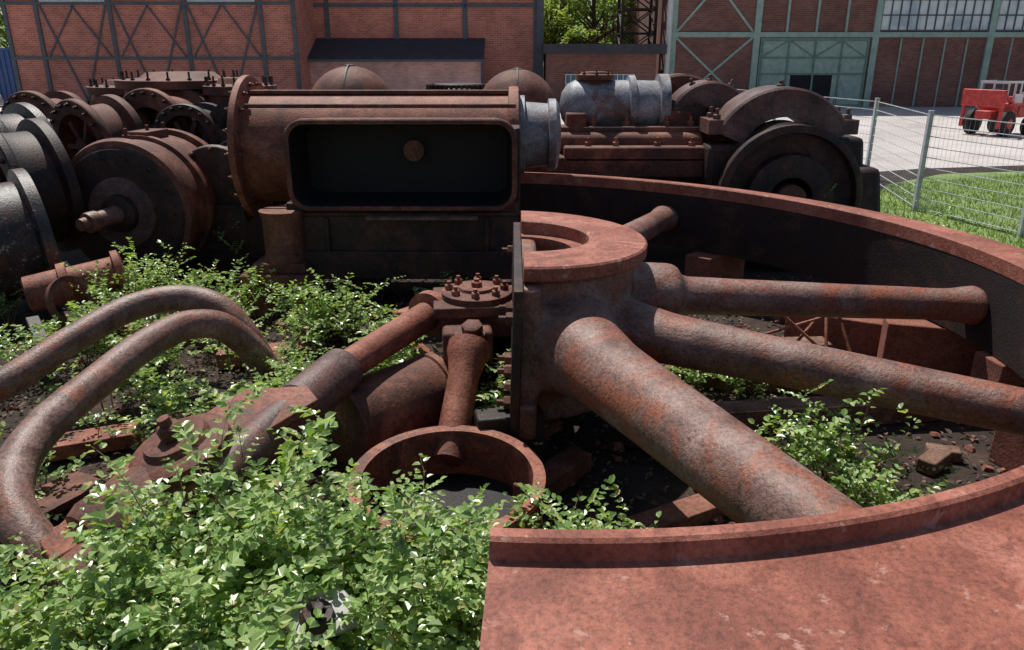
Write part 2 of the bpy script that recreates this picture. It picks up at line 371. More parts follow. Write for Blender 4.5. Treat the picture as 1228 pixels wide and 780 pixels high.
def casting(name,c,ax_,R0,L,mat,hole=.5):
    e=empty(name); c=Vector(c); ax_=Vector(ax_).normalized()
    g=G(); x,y,z=frame(ax_); m=Matrix((x,y,z)).transposed().to_4x4(); m.translation=c
    g.revolve([(R0*hole,0),(R0*.98,0),(R0,.02),(R0,.1),(R0*.98,.12),(R0*.86,.13),(R0*.80,.3),(R0*.80,L-.15),(R0*.96,L-.12),(R0*.96,L),(R0*.75,L),(R0*.7,.2),(R0*hole,.14)],0,360,56,m)
    g.out("shell",mat,e)
    g=G(); g.ring_bolts(c,-ax_,R0*.90,20,.03); g.out("studs",'rustd',e)
    g=G()
    for i in range(6):
        q=rad(60*i); d=x*math.cos(q)+y*math.sin(q); g.bar(c+d*R0*.1+z*.1,c+d*R0*.6+z*.1,.09,.07)
    g.lathe(c+z*.02,z,[(0,.14),(.2,.16)],20); g.out("web",mat,e)
casting("flanged_casing",(-6.25,8.6,.85),(.75,.65,.05),.85,.8,'greyd',.55)
casting("flanged_casing",(-6.6,9.9,1.25),(.65,.75,.05),.92,.7,'rustd',.7)
casting("flanged_casing",(-7.3,10.9,1.45),(.55,.8,.05),.85,.7,'greyd',.7)
casting("flanged_casing",(-6.5,11.9,1.6),(.5,.85,.1),.72,.7,'rust',.7)
casting("flanged_casing",(-5.65,12.4,1.75),(.3,.95,.0),.70,.9,'rust',.6)
casting("flanged_casing",(-4.9,11.9,1.7),(.15,.98,.0),.55,.7,'rustd',.7)
casting("flanged_casing",(-7.6,12.6,1.7),(.3,.9,.0),.7,.7,'rust',.7)
for nm,(x,y,z,r,h) in (("bolted_cylinder_head",(-5.7,14.0,1.25,1.1,1.42)),("bolted_cylinder_head",(-4.5,13.4,1.1,.62,1.5)),("bolted_cylinder_head",(-7.2,15.3,1.1,.8,1.4))):
    e=empty(nm)
    g=G(); g.lathe((x,y,0),(0,0,1),[(0,r*.85),(z,r*.85),(z+h*.45,r*.86),(z+h*.46,r),(z+h*.56,r),(z+h*.57,r*.85),(z+h*.8,r*.82),(z+h*.81,r*.95),(z+h*.9,r*.95),(z+h*.92,r*.6),(z+h*.98,r*.5)],48); g.out("cylinder",'rust',e)
    g=G(); g.ring_bolts((x,y,z+h*.9),(0,0,1),r*.84,18,.035,.04,.10); g.ring_bolts((x,y,z+h*.56),(0,0,1),r*.93,18,.03,.04,.08); g.out("studs",'rustd',e)
e=empty("valve_casing")
g=G(); g.revolve([(.55,-.25),(.72,-.25),(.72,-.18),(.66,-.17),(.66,.17),(.72,.18),(.72,.25),(.55,.25)],90,270,36,T(-3.95,12.2,1.65)@MY); g.out("arch_shell",'rustd',e)
g=G(); g.box((-3.95,12.2,1.2),(1.4,.6,.9)); g.out("base",'rustd',e,bevel=.03)

def dome(name,x,y,zt,r,mat='rust'):
    e=empty(name)
    g=G(); g.lathe((x,y,0),(0,0,1),[(0,r*.9),(zt-r-.16,r*.9),(zt-r-.15,r*1.05),(zt-r-.05,r*1.05),(zt-r-.04,r)]+[(zt-r+r*.94*math.sin(rad(t)),max(.01,r*math.cos(rad(t)))) for t in range(0,91,9)],40)
    g.out("shell",mat,e)
    g=G(); g.ring_bolts((x,y,zt-r-.05),(0,0,1),r*1.0,20,.025); g.revolve([(r*.965,-.012),(r*.985,-.012),(r*.985,.012),(r*.965,.012)],0,360,40,T(x,y,zt-r)@Matrix.Rotation(rad(90),4,'Y')); g.lathe((x,y,zt-.07),(0,0,1),[(0,.09),(.04,.09),(.05,.05)],16); g.out("seam_and_cap",'rustd',e)
dome("domed_vessel",-2.62,13.2,2.80,.70)
dome("domed_vessel",.08,12.6,2.76,.60)
e=empty("bevel_gear_unit"); g=G(); g.lathe((-.9,13.6,2.05),(0,0,1),[(0,.5),(.35,.5),(.36,.42),(.42,.40)],40); g.box((-1.6,13.8,1.2),(1.6,.5,2.1)); g.out("body",'rustd',e,bevel=.01)
g=G()
for i in range(36):
    q=rad(10*i); g.box((-.9+.5*math.cos(q),13.6+.5*math.sin(q),2.35),(.09,.035,.22),rz=q)
g.out("teeth",'rustd',e)

# ---------------------------------------------------------------- right-hand engine
en=empty("blowing_engine")
g=G(); g.lathe((.95,12.3,2.2),(1,0,0),[(-.22,.05),(-.19,.2),(-.1,.32),(0,.37),(.8,.37),(.81,.44),(.9,.44),(.91,.37),(1.25,.36),(1.26,.46),(1.40,.46),(1.41,.34)],40); g.out("pump_barrel",'grey',en)
g=G(); g.lathe((1.25,12.3,2.45),(0,0,1),[(0,.22),(.12,.2),(.13,.29),(.2,.29),(.21,.22),(.24,.2)],28); g.ring_bolts((1.25,12.3,2.65),(0,0,1),.25,8,.025); g.out("pump_neck",'rust',en)
g=G(); g.box((2.0,11.9,1.78),(2.7,.35,.32)); g.box((1.9,11.45,1.58),(2.3,.3,.22)); g.box((1.7,11.55,1.40),(3.2,.5,.3)); g.box((2.2,12.5,1.1),(4.6,1.5,1.1)); g.cyl((.7,11.7,1.72),(2.8,11.7,1.72),.14)
g.box((.95,12.0,1.9),(.3,.5,.45)); g.box((2.5,12.1,1.95),(.35,.5,.4))
g.out("bed_frame",'rust',en,bevel=.03)
g=G()
for x in (1.2,1.7,2.3,2.65): g.bolt((x,11.85,1.94),(0,0,1),.06,.07,.07)
for x in (1.1,1.5,2.1,2.6): g.bolt((x,11.45,1.69),(0,0,1),.05,.06,.06)
g.out("bed_bolts",'rustr',en)
def arch(cx,cy,cz,r0,r1,dep,nm,mat,a0=100,a1=260):
    g=G(); h=dep/2
    g.revolve([(r0,-h),(r1-.03,-h),(r1,-h+.03),(r1,h-.03),(r1-.03,h),(r0,h)],a0,a1,40,T(cx,cy,cz)@MY); return g.out(nm,mat,en,ang=35)
arch(2.95,12.2,1.95,.26,.62,.6,"bearing_cap_a",'purp')
arch(2.65,12.8,1.9,.30,.75,.4,"bearing_cap_b",'rust')
arch(3.80,11.45,1.50,.62,1.02,.7,"crosshead_arch",'purp',114,246)
arch(3.80,11.1,1.45,.36,.62,.5,"inner_arch",'rustd',100,260)
g=G()
for s_ in (-1,1):
    g.box((3.80+s_*.88,11.45,1.98),(.34,.62,.2)); g.bolt((3.80+s_*.92,11.25,2.08),(0,0,1),.06,.07,.08); g.bolt((3.80+s_*.92,11.6,2.08),(0,0,1),.06,.07,.08)
    g.box((2.95+s_*.62,12.2,1.98),(.3,.5,.16)); g.bolt((2.95+s_*.66,12.1,2.06),(0,0,1),.06,.07,.08)
g.bolt((3.80,11.45,2.49),(0,0,1),.07,.06,.05); g.bolt((2.95,12.1,2.55),(0,0,1),.05,.05,.06); g.bolt((3.25,12.1,2.48),(.4,0,1),.05,.05,.06); g.bolt((2.7,12.1,2.50),(-.4,0,1),.05,.05,.06)
g.out("cap_lugs",'purp',en,bevel=.02)
g=G(); m=T(3.86,11.0,1.05)@MY
g.revolve([(.30,-.3),(.95,-.3),(1.0,-.27),(1.0,-.12),(.94,-.1),(.94,.1),(1.0,.12),(1.0,.27),(.95,.3),(.9,.3),(.88,.15),(.62,.13),(.60,.28),(.5,.3),(.3,.3)],0,360,72,m); g.out("crank_disc",'rustd',en)
g=G(); g.revolve([(.0,.1),(.2,.1),(.2,.35),(.0,.36)],0,360,28,m); g.out("crank_boss",'rust',en)
g=G(); g.box((4.5,12.0,.9),(1.6,1.2,1.8),taper=.8); g.box((5.1,11.5,.75),(.7,.9,1.3),taper=.6); g.box((3.0,11.3,1.3),(.5,.5,.9)); g.out("end_housing",'rustd',en,bevel=.08)
g=G()
for i in range(20):
    q=rad(360*i/20); g.box((2.72+.24*math.cos(q),11.95,2.0+.24*math.sin(q)),(.05,.16,.045),ry=-q)
g.cyl((2.72,11.88,2.0),(2.72,12.02,2.0),.22); g.out("pinion",'rustd',en)

# ---------------------------------------------------------------- bent pipes
def pipe(name,pts,r,mat='pipe'):
    e=empty(name); G().tube(pts,r,28,10).out("bent_tube",mat,e)
    for i,(a,b) in enumerate(((0,1),(-1,-2))):
        p=Vector(pts[a]); d=(Vector(pts[a])-Vector(pts[b])).normalized()
        g=G(); g.lathe(p-d*.02,d,[(0,r*1.45),(.05,r*1.45),(.051,r*.8)],28); g.ring_bolts(p+d*.03,d,r*1.25,6,.02,.02,.02); g.out("end_flange_%d"%(i+1),'rust',e)
pipe("bent_pipe",[(-5.2,4.6,.36),(-4.5,5.1,.43),(-4.02,5.58,.52),(-3.72,6.12,.69),(-3.42,6.6,.82),(-3.05,6.8,.85),(-2.72,6.78,.78),(-2.48,6.72,.56),(-2.3,6.68,.25)],.122)
pipe("bent_pipe",[(-2.40,3.50,.15),(-2.60,3.62,.36),(-2.88,3.86,.54),(-3.02,4.2,.63),(-3.04,4.6,.70),(-2.97,5.1,.76),(-2.88,5.6,.82),(-2.72,6.02,.85),(-2.5,6.22,.79),(-2.33,6.34,.58),(-2.2,6.45,.3)],.122)

# ---------------------------------------------------------------- valve + rods centre
va=empty("bolted_valve_block")
cx,cy=-.30,6.3
g=G(); g.box((cx,cy,.98),(.74,.62,.09),rz=.1); g.box((cx,cy,.84),(.62,.52,.2),rz=.1); g.out("flange_plate",'rust',va,bevel=.012)
g=G(); g.lathe((cx,cy,1.025),(0,0,1),[(0,.30),(.05,.30),(.06,.28),(.065,.16),(.09,.15)],32,ph=.2); g.out("cover",'rust',va)
g=G(); g.ring_bolts((cx,cy,1.085),(0,0,1),.235,8,.036,.045,.03); g.ring_bolts((cx,cy,1.11),(0,0,1),.0,1,.05,.05,.02); g.out("cover_nuts",'rustr',va)
g=G(); g.lathe((cx,cy,.1),(0,0,1),[(0,.25),(.5,.22),(.65,.26)],24); g.box((cx+.28,cy+.2,.55),(.2,.5,.8)); g.out("valve_body",'rustd',va,bevel=.01)
pr=empty("piston_rod")
p0=Vector((-.33,5.72,.82)); p1=Vector((-.46,4.95,.22)); d=(p1-p0).normalized()
g=G(); g.lathe(p0,d,[(0,.12),(.02,.17),(.10,.17),(.16,.15),(.3,.12),(.95,.115),(1.0,.115)],28); g.out("rod",'rustr',pr)
g=G(); g.box((-.36,5.86,.76),(.40,.26,.28),rz=.1); g.out("crosshead",'rust',pr,bevel=.03)
g=G(); g.bolt(p0+Vector((.02,.0,.10)),(-.05,-.3,1),.085,.07,.0); g.lathe((-.33,5.72,.88),(0,-.25,1),[(0,.12),(.03,.12)],20); g.out("crosshead_nut",'rust',pr)
cr=empty("connecting_rod")
A=Vector((-.66,6.35,.88)); B=Vector((-1.24,5.25,.80)); C=Vector((-1.75,3.95,.62))
g=G(); L=(B-A).length; g.lathe(A,B-A,[(0,.18),(.04,.2),(.12,.2),(.14,.125),(L,.115)],28); g.out("shank",'rustr',cr)
g=G(); L=(C-B).length; g.lathe(B,C-B,[(-.02,.15),(0,.165),(.2,.17),(.55,.175),(.57,.15),(L,.15)],28); g.out("sleeve",'purp',cr)
g=G(); g.box((-.75,6.45,.80),(.5,.35,.14),rz=.9); g.out("strap_end",'rustr',cr,bevel=.02)
fk=empty("flanged_bearing_block")
g=G()
g.add([(-2.55,3.55,.50),(-2.42,3.42,.47),(-1.25,4.55,.88),(-1.36,4.72,.9),(-1.75,4.62,.92),(-2.25,4.05,.72)]+[(-2.55,3.55,.44),(-2.42,3.42,.41),(-1.25,4.55,.82),(-1.36,4.72,.84),(-1.75,4.62,.86),(-2.25,4.05,.66)],
 [(0,1,2,3,4,5),(11,10,9,8,7,6)]+[(i,(i+1)%6+0,(i+1)%6+6,i+6) for i in range(6)])
g.out("strap_plate",'rustr',fk,bevel=.008)
g=G(); g.lathe((-1.95,4.1,.72),(-.25,-.2,1),[(0,.30),(.08,.30),(.10,.26),(.11,.2),(.15,.18)],30); g.out("collar",'rust',fk)
g=G(); g.bolt((-1.99,4.07,.87),(-.25,-.2,1),.075,.08,.05); g.out("collar_nut",'rust',fk)
g=G(); g.lathe((-2.05,3.95,.45),(-.35,-.5,-.15),[(-.2,.30),(.1,.32),(.35,.32),(.42,.29),(.46,.2)],32); g.lathe((-2.2,3.5,.35),(-.3,-.6,-.1),[(0,.2),(.2,.2),(.24,.15)],24); g.out("barrel",'rust',fk)
g=G(); g.bar((-2.75,3.55,.35),(-1.9,4.25,.45),.06,.2); g.out("side_rail",'rustr',fk,bevel=.008)
ly=empty("short_drum")
d=Vector((.62,.62,.0)).normalized(); 
g=G(); g.lathe(Vector((-1.28,5.18,.36)),d,[(0,.27),(.01,.33),(.05,.33),(.06,.31),(.85,.31),(.86,.33),(.92,.33),(.93,.28)],40); g.out("shell",'rust',ly)
tb=empty("open_casing")
g=G(); g.revolve([(.56,0),(.60,0),(.60,.34),(.64,.35),(.64,.39),(.56,.39)],0,360,56,T(-.42,4.45,.0)@Matrix.Rotation(rad(4),4,'X')); g.out("shell",'rustr',tb)
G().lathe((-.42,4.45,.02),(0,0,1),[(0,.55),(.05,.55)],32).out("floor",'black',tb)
g=G(); g.box((-.02,5.15,.25),(.5,.2,.5),rz=.2); g.out("lug",'rustd',tb,bevel=.02)
e=empty("scrap_iron_pile")
for i,(c,sz,rz,ry) in enumerate([((-3.4,5.4,.1),(.9,.25,.12),.5,.05),((-3.9,7.6,.25),(.8,.2,.12),-.6,.2),((-1.7,6.9,.12),(.9,.18,.12),.3,.0),((-1.5,7.8,.15),(1.1,.2,.12),-.2,.0),((-3.2,4.6,.08),(.7,.35,.06),1.1,0),((-1.0,6.8,.35),(.5,.35,.05),.5,.3),((-2.35,2.35,.78),(.5,.3,.07),.2,.05),((-4.6,7.1,.3),(.9,.12,.1),-.9,.25),((.3,4.9,.1),(.7,.2,.15),.9,0),((1.2,5.4,.1),(.9,.15,.12),-.5,0),((1.0,4.4,.06),(1.0,.2,.1),.5,0),((-1.9,5.3,.1),(.8,.3,.1),.9,.1),((-2.5,7.3,.1),(.9,.25,.15),.2,0)]):
    G().box(c,sz,rz,ry=ry).out("plate_%d"%(i+1),random.choice(['rust','rustr','rustd']),e,bevel=.008)
e=empty("cast_bracket")
g=G(); m=T(-.80,2.66,.74)@Matrix.Rotation(.6,4,'Z')@Matrix.Rotation(.35,4,'X')
pts=[(-.14,-.09),(.12,-.10),(.16,-.02),(.13,.09),(-.02,.12),(-.15,.08)]
g.add([m@Vector((x,y,z)) for z in (0,.025) for x,y in pts],[tuple(reversed(range(6))),tuple(range(6,12))]+[(i,(i+1)%6,(i+1)%6+6,i+6) for i in range(6)])
g.out("plate",'alu',e,bevel=.005)
g=G(); mm=m@T(-.02,0,.025); g.revolve([(.03,0),(.075,0),(.06,.05),(.03,.045)],0,360,24,mm); g.revolve([(.0,0),(.02,0),(.02,.09),(0,.09)],0,360,10,mm); g.out("boss",'rustd',e)
G().cyl((-.80,2.68,.0),(-.80,2.68,.74),.03,n=10).out("post",'rustd',e)

# ---------------------------------------------------------------- vegetation
def leafquad(v,f,p,d,up,L,W):
    d=d.normalized(); s=d.cross(up); 
    if s.length<.01: s=Vector((1,0,0))
    s.normalize(); n=s.cross(d); o=len(v); cup=.20*W
    v+= [p, p+d*L*.28+s*W*.46+n*cup, p+d*L*.68+s*W*.42+n*cup*.7, p+d*L-n*L*.14, p+d*L*.68-s*W*.42+n*cup*.7, p+d*L*.28-s*W*.46+n*cup]
    f+= [(o,o+1,o+2,o+3),(o,o+3,o+4,o+5)]
def shrub(name,spots,leaf=.058,step=.042,clip=None,lean0=.35):
    e=empty(name); v=[];f=[];sg=G()
    for (cx,cy,rx,ry,h,n) in spots:
        for _ in range(n):
            a=U(0,6.28); q=math.sqrt(R()); bx=cx+rx*q*math.cos(a); by=cy+ry*q*math.sin(a)
            hh=h*(1-.4*q*q)*U(.6,1.15); lv=leaf*U(.7,1.2)
            lean=Vector((math.cos(a)*q*.5+U(-lean0,lean0),math.sin(a)*q*.5+U(-lean0,lean0),1)).normalized()
            p=Vector((bx-lean.x*hh*.4,by-lean.y*hh*.4,max(0,hh*.12))); L=hh*U(.8,1.05); pts=[p.copy()]; dd=lean.copy()
            m=max(4,int(L/step)); s=L/m; k=0
            for i in range(m):
                dd=(dd+Vector((U(-.18,.18),U(-.18,.18),U(-.13,.06)))).normalized(); p=p+dd*s
                if clip and clip(p): break
                pts.append(p.copy())
                if i>m*.22:
                    for side in (0,1):
                        if R()<.85:
                            k+=1; az=k*2.4+U(-.5,.5)
                            od=Vector((math.cos(az),math.sin(az),U(-.3,.5)))+dd*.3
                            ll=lv*U(.5,1.3)*(1-.4*(i/m)**3)
                            leafquad(v,f,p+od*.012,od,Vector((U(-.5,.5),U(-.5,.5),1)),ll,ll*U(.58,.78))
                    if R()<.36:
                        tw=Vector((U(-1,1),U(-1,1),U(-.1,.8))).normalized(); tp=p.copy()
                        for j in range(random.randint(3,6)):
                            tp=tp+tw*.038
                            if clip and clip(tp): break
                            for _s in (1,-1):
                                sd=tw.cross(Vector((0,0,1)))*_s+tw*.5+Vector((0,0,U(-.3,.4)))
                                ll=lv*U(.5,1.05); leafquad(v,f,tp,sd,Vector((U(-.5,.5),U(-.5,.5),1)),ll,ll*.68)
            if len(pts)>3: sg.tube(pts[::2] if len(pts)>6 else pts,.006,5,1,taper=.0015)
    me=bpy.data.meshes.new(name+"_leaves"); me.from_pydata([tuple(x) for x in v],[],f); me.materials.append(M['leaf'])
    o=bpy.data.objects.new("leaves",me); COL.objects.link(o); o.parent=e
    sg.out("stems",'stem',e)
rimclip=lambda p: (p.x>-.16 and p.y<2.4 and p.z>.3)
shrub("foreground_shrub",[(-.85,3.0,.6,.45,1.20,82),(-1.35,3.25,.5,.40,1.30,76),(-1.75,2.85,.5,.5,1.02,60),(-2.6,2.7,.6,.5,.86,46),(-.42,3.15,.33,.35,1.08,46),(-1.2,2.4,.7,.4,.85,62),(-.4,2.45,.25,.3,.75,28),(-2.0,2.3,.6,.35,.8,48)],leaf=.064,step=.046,clip=rimclip)
shrub("shrub",[(.15,3.80,.35,.25,.66,24),(.65,3.75,.25,.25,.55,14),(-.3,3.65,.2,.15,.7,10)])
shrub("shrub",[(2.1,4.6,.42,.42,.78,66),(2.5,4.2,.25,.25,.5,16)])
shrub("shrub",[(1.9,6.4,.5,.25,.50,32),(3.6,3.75,.12,.12,.75,5),(2.9,6.2,.3,.2,.35,10)])
shrub("shrub",[(-1.75,7.6,.5,.4,.80,40),(-2.2,7.9,.3,.3,.85,16),(-.6,8.6,.5,.2,.6,14)])
shrub("shrub",[(-.98,6.15,.35,.3,.85,36),(-1.75,6.0,.4,.45,.65,36),(-.03,5.50,.12,.3,.80,18),(-1.6,5.4,.3,.3,.55,20)])
shrub("shrub",[(-4.0,8.2,.5,.5,1.15,46),(-3.3,7.9,.4,.4,.75,22),(-4.9,7.0,.5,.4,.5,18),(-3.0,8.6,.4,.3,.7,14),(-4.2,7.3,.4,.5,.7,24)])
shrub("shrub",[(-3.3,5.9,.5,.4,.62,34),(-3.9,6.9,.6,.4,.72,32),(-2.6,5.6,.4,.6,.5,28),(-2.2,4.9,.5,.45,.5,28),(-5.0,6.2,.6,.5,.6,22),(-3.1,7.1,.5,.3,.6,20),(-2.4,6.9,.4,.4,.5,18)])
shrub("shrub",[(-5.9,8.2,.4,.3,.9,20),(-6.6,7.7,.6,.5,.9,26)])
shrub("shrub",[(-5.0,11.4,.4,.3,2.1,10),(-3.3,4.0,.3,.4,.55,20),(4.9,11.9,.25,.2,1.9,8),(5.3,10.6,.3,.3,1.3,10),(-3.7,5.0,.5,.5,.5,20)])
v=[];f=[]
for _ in range(9000):
    x=U(-6,4.6); y=U(2,10.5); leafquad(v,f,Vector((x,y,.006+U(0,.03))),Vector((U(-1,1),U(-1,1),U(-.1,.3))),Vector((U(-.5,.5),U(-.5,.5),1)),U(.03,.07),U(.02,.04))
me=bpy.data.meshes.new("leaf_litter"); me.from_pydata([tuple(x) for x in v],[],f); me.materials.append(M['litter'])
COL.objects.link(bpy.data.objects.new("leaf_litter",me))
v=[];f=[]
for _ in range(24000):
    x=U(6.9,16); y=U(11,21)
    if y>18.3+ (x-8.8)*.35 or (x<8.8 and y>15.5+(x-7.2)*1.7): continue
    h=U(.04,.12); a=U(0,6.28); o=len(v); w=.012
    v+=[(x-w*math.cos(a),y-w*math.sin(a),.005),(x+w*math.cos(a),y+w*math.sin(a),.005),(x+U(-.05,.05),y+U(-.05,.05),h)]; f.append((o,o+1,o+2))
me=bpy.data.meshes.new("grass"); me.from_pydata(v,[],f); me.materials.append(M['grass']); COL.objects.link(bpy.data.objects.new("grass",me))

def tree(name,x,y,h,r,n=4200):
    e=empty(name); g=G(); g.tube([(x,y,0),(x+.1,y,h*.3),(x-.1,y+.1,h*.6),(x,y,h*.9)],.28,10,4,taper=.05)
    v=[];f=[]; cl=[]
    for i in range(26):
        a=U(0,6.28); q=math.sqrt(R())*r*.85; z=h*U(.3,.98); q*=(1-.5*abs(z/h-.6)); c=Vector((x+q*math.cos(a),y+q*math.sin(a),z)); cl.append((c,U(.6,1.3)*r*.32))
        g.tube([(x,y,z*.65),((x+c.x)/2,(y+c.y)/2,z*.85),tuple(c)],.09,6,3,taper=.02)
    for _ in range(n):
        c,rr=random.choice(cl); d=Vector((random.gauss(0,1),random.gauss(0,1),random.gauss(0,.8))).normalized()
        p=c+d*rr*U(.55,1.1); leafquad(v,f,p,Vector((U(-1,1),U(-1,1),U(-.6,.4))),Vector((U(-.5,.5),U(-.5,.5),1)),U(.2,.38),U(.14,.26))
    me=bpy.data.meshes.new("leaves"); me.from_pydata([tuple(q) for q in v],[],f); me.materials.append(M['tleaf'])
    o=bpy.data.objects.new("crown",me); COL.objects.link(o); o.parent=e
    g.out("trunk",'bark',e)
for x,y,h in ((3.0,62,8),(6.5,66,12),(10,60,9),(8.0,72,14),(1,74,11),(5,58,4.2),(-33,70,12),(-40,66,11)): tree("tree",x,y,h,h*.36)

# ---------------------------------------------------------------- buildings
def win(g1,g2,x0,x1,z0,z1,y,nx,nz,bw=.05):
    g1.add([(x0,y-.02,z0),(x1,y-.02,z0),(x1,y-.02,z1),(x0,y-.02,z1)],[(0,1,2,3)])
    for i in range(nx+1):
        x=x0+(x1-x0)*i/nx; g2.box((x,y-.05,(z0+z1)/2),(bw,.05,z1-z0))
    for j in range(nz+1):
        z=z0+(z1-z0)*j/nz; g2.box(((x0+x1)/2,y-.065,z),(x1-x0+bw,.03,bw))
b1=empty("brick_workshop")
y=42
G().box((-18.25,48,4.8),(14.7,12,9.6)).out("wing_walls",'brick',b1,smooth=False)
G().box((-18.25,48,9.7),(15.3,12.6,.2)).out("wing_roof",'roof',b1,smooth=False)
g=G()
xs=[-25.5,-23.9,-20.2,-16.45,-12.65,-11.0]
for x in xs: g.box((x,y-.03,4.8),(.2,.1,9.6))
for z in (2.6,5.2,8.9): g.box((-18.25,y-.045,z),(14.7,.1,.14))
for x,sg in ((-23.7,1),(-20.4,-1),(-20.0,1),(-16.6,-1),(-16.3,1),(-12.8,-1)):
    g.bar((x,y-.04,5.1),(x+sg*1.7,y-.04,.3),.05,.09)
    g.bar((x+sg*1.7,y-.05,5.1),(x,y-.05,2.6),.05,.07)
g.out("steel_frame",'steelblue',b1,smooth=False)
g1=G();g2=G()
win(g1,g2,-23.6,-20.4,5.30,8.6,y,8,5); win(g1,g2,-16.2,-12.9,5.30,8.6,y,8,5); g1.out("windows",'pane',b1,smooth=False); g2.out("glazing_bars",'white',b1,smooth=False)
G().box((-4.6,50,5.5),(12.6,8,11)).out("hall_walls",'brick',b1,smooth=False)
g=G()
for x in (-10.2,-6.4,-2.6,1.3): g.box((x,45.96,5.5),(.24,.12,11))
g.box((-4.6,45.95,5.3),(12.6,.1,.18)); g.box((1.55,45.9,5),(.4,.3,10)); g.out("hall_frame",'steelblue',b1,smooth=False)
g=G(); g.box((-6.4,45,1.3),(9.4,2.0,2.6)); g.out("leanto_walls",brick("pink_brick",(.78,.42,.35),(.62,.29,.24),(.6,.5,.45)),b1,smooth=False)
g=G(); g.add([(-11.3,43.7,2.62),(-1.5,43.7,2.62),(-1.5,46,3.62),(-11.3,46,3.62),(-11.3,43.7,2.5),(-1.5,43.7,2.5),(-1.5,46,3.5),(-11.3,46,3.5)],[(0,1,2,3),(7,6,5,4),(0,4,5,1),(1,5,6,2),(2,6,7,3),(3,7,4,0)]); g.out("leanto_roof",'roof',b1,smooth=False)
g=G(); g.cyl((-1.6,43.6,0),(-1.6,43.6,2.5),.06,n=10); g.cyl((-11.3,43.62,2.48),(-1.4,43.62,2.48),.07,n=10); g.out("gutter",'steelblue',b1)

b2=empty("gatehouse_shed")
G().box((4.8,46,1.4),(5.9,4,2.8)).out("walls",'brickd',b2,smooth=False)
G().box((4.9,45.8,3.05),(6.5,5,.5)).out("roof",'roof',b2,smooth=False)
g1=G();g2=G(); win(g1,g2,2.9,4.0,.8,1.75,44,4,2,.05); win(g1,g2,4.5,6.6,.8,1.75,44,7,2,.05); g1.out("windows",plain("blue_glass",(.08,.17,.28),.2),b2,smooth=False); g2.out("bars",'white',b2,smooth=False)
lt=empty("lattice_tower"); g=G()
X0,X1,Y0,Y1=6.3,8.2,47.5,49.4
for x in (X0,X1):
    for yy in (Y0,Y1): g.bar((x,yy,0),(x,yy,14),.16)
for k in range(10):
    z=k*1.3
    for yy in (Y0,Y1): g.bar((X0,yy,z),(X1,yy,z+1.3),.07); g.bar((X1,yy,z),(X0,yy,z+1.3),.07); g.bar((X0,yy,z+1.3),(X1,yy,z+1.3),.09)
    for x in (X0,X1): g.bar((x,Y0,z),(x,Y1,z+1.3),.07); g.bar((x,Y0,z+1.3),(x,Y1,z+1.3),.09)
g.out("steelwork",'rustd',lt,smooth=False)
st=empty("timber_staircase"); g=G()
for k in range(9): g.box((4.6+k*.28,54,3.1+k*.16),(.3,1.6,.06))
g.bar((4.4,53.2,3.0),(7.0,53.2,4.5),.08,.25); g.bar((4.4,53.2,3.8),(7.0,53.2,5.3),.06); 
for k in range(6): g.bar((4.5+k*.5,53.2,0),(4.5+k*.5,53.2,3.9+k*.28),.08)
g.out("steps",'timber',st,smooth=False)

b3=empty("engine_hall")
y=45
G().box((26.4,55,6),(35.4,20,12)).out("walls",'brickd',b3,smooth=False)
g=G()
for x in (8.75,13.3,19.75,26.0,32.2,38.4): g.box((x,y-.06,6),(.34,.16,12))
g.box((26.4,y-.075,3.78),(35.4,.14,.26)); g.box((26.4,y-.07,8.9),(35.4,.14,.3))
g.out("green_columns",'greenl',b3,smooth=False)
g=G()
for p,q in (((8.9,0),(13.1,3.65)),((13.1,0),(8.9,3.65)),((8.9,3.9),(13.1,8.7)),((13.1,3.9),(8.9,8.7))):
    g.bar((p[0],y-.05-.01*(p[0]>10),p[1]),(q[0],y-.05-.01*(p[0]>10),q[1]),.04,.12)
for x0,x1 in ((20,26),(26,32.2),(32.2,38.4)):
    for k in range(1,5): g.box((x0+(x1-x0)*k/5,y-.04,1.8),(.07,.06,3.6))
g.box((16.5,y-.05,6.3),(.12,.08,5)); g.box((14.9,y-.05,6.3),(.12,.08,5)); g.box((18.1,y-.05,6.3),(.12,.08,5))
g.out("pale_braces",'greenl',b3,smooth=False)
g=G(); g.box((16.5,y-.04,1.8),(5.9,.1,3.6)); g.out("door_panel",'greenl',b3,smooth=False)
g=G()
for x in (13.65,15.1,16.55,18.0,19.4): g.box((x,y-.12,1.8),(.10,.06,3.5))
for z in (.1,1.75,2.6,3.5): g.box((16.5,y-.125,z),(5.8,.05,.1))
for x,sg in ((13.7,1),(16.5,-1),(16.6,1),(19.3,-1)): g.bar((x,y-.11,2.65),(x+sg*1.3,y-.11,3.45),.03,.08)
g.out("door_battens",'green',b3,smooth=False)
G().box((16.5,y-.1,.9),(2.3,.05,1.75)).out("door_opening",'dark',b3,smooth=False)
g1=G();g2=G()
for x0,x1 in ((19.95,25.8),(26.2,32.0),(32.4,38.2)): win(g1,g2,x0,x1,4.0,8.6,y,12,6,.06)
g1.out("windows",'pane',b3,smooth=False); g2.out("glazing_bars",'steelblue',b3,smooth=False)
g=G(); g.cyl((8.45,44.6,0),(8.45,44.6,12),.16,n=16); g.out("downpipe",'white',b3)
G().box((26.4,55,12.15),(36,20.6,.3)).out("roof",'roof',b3,smooth=False)

g=G(); v=[];f=[]; 
for i in range(41):
    x=-300+15*i; v+=[(x,160,0),(x,190,9+4*math.sin(i*1.3)+3*math.sin(i*.5)),(x,260,12)]
for i in range(40):
    for j in range(2): a=i*3+j; f.append((a,a+3,a+4,a+1))
g.add(v,f); g.out("wooded_hill",'lawn')

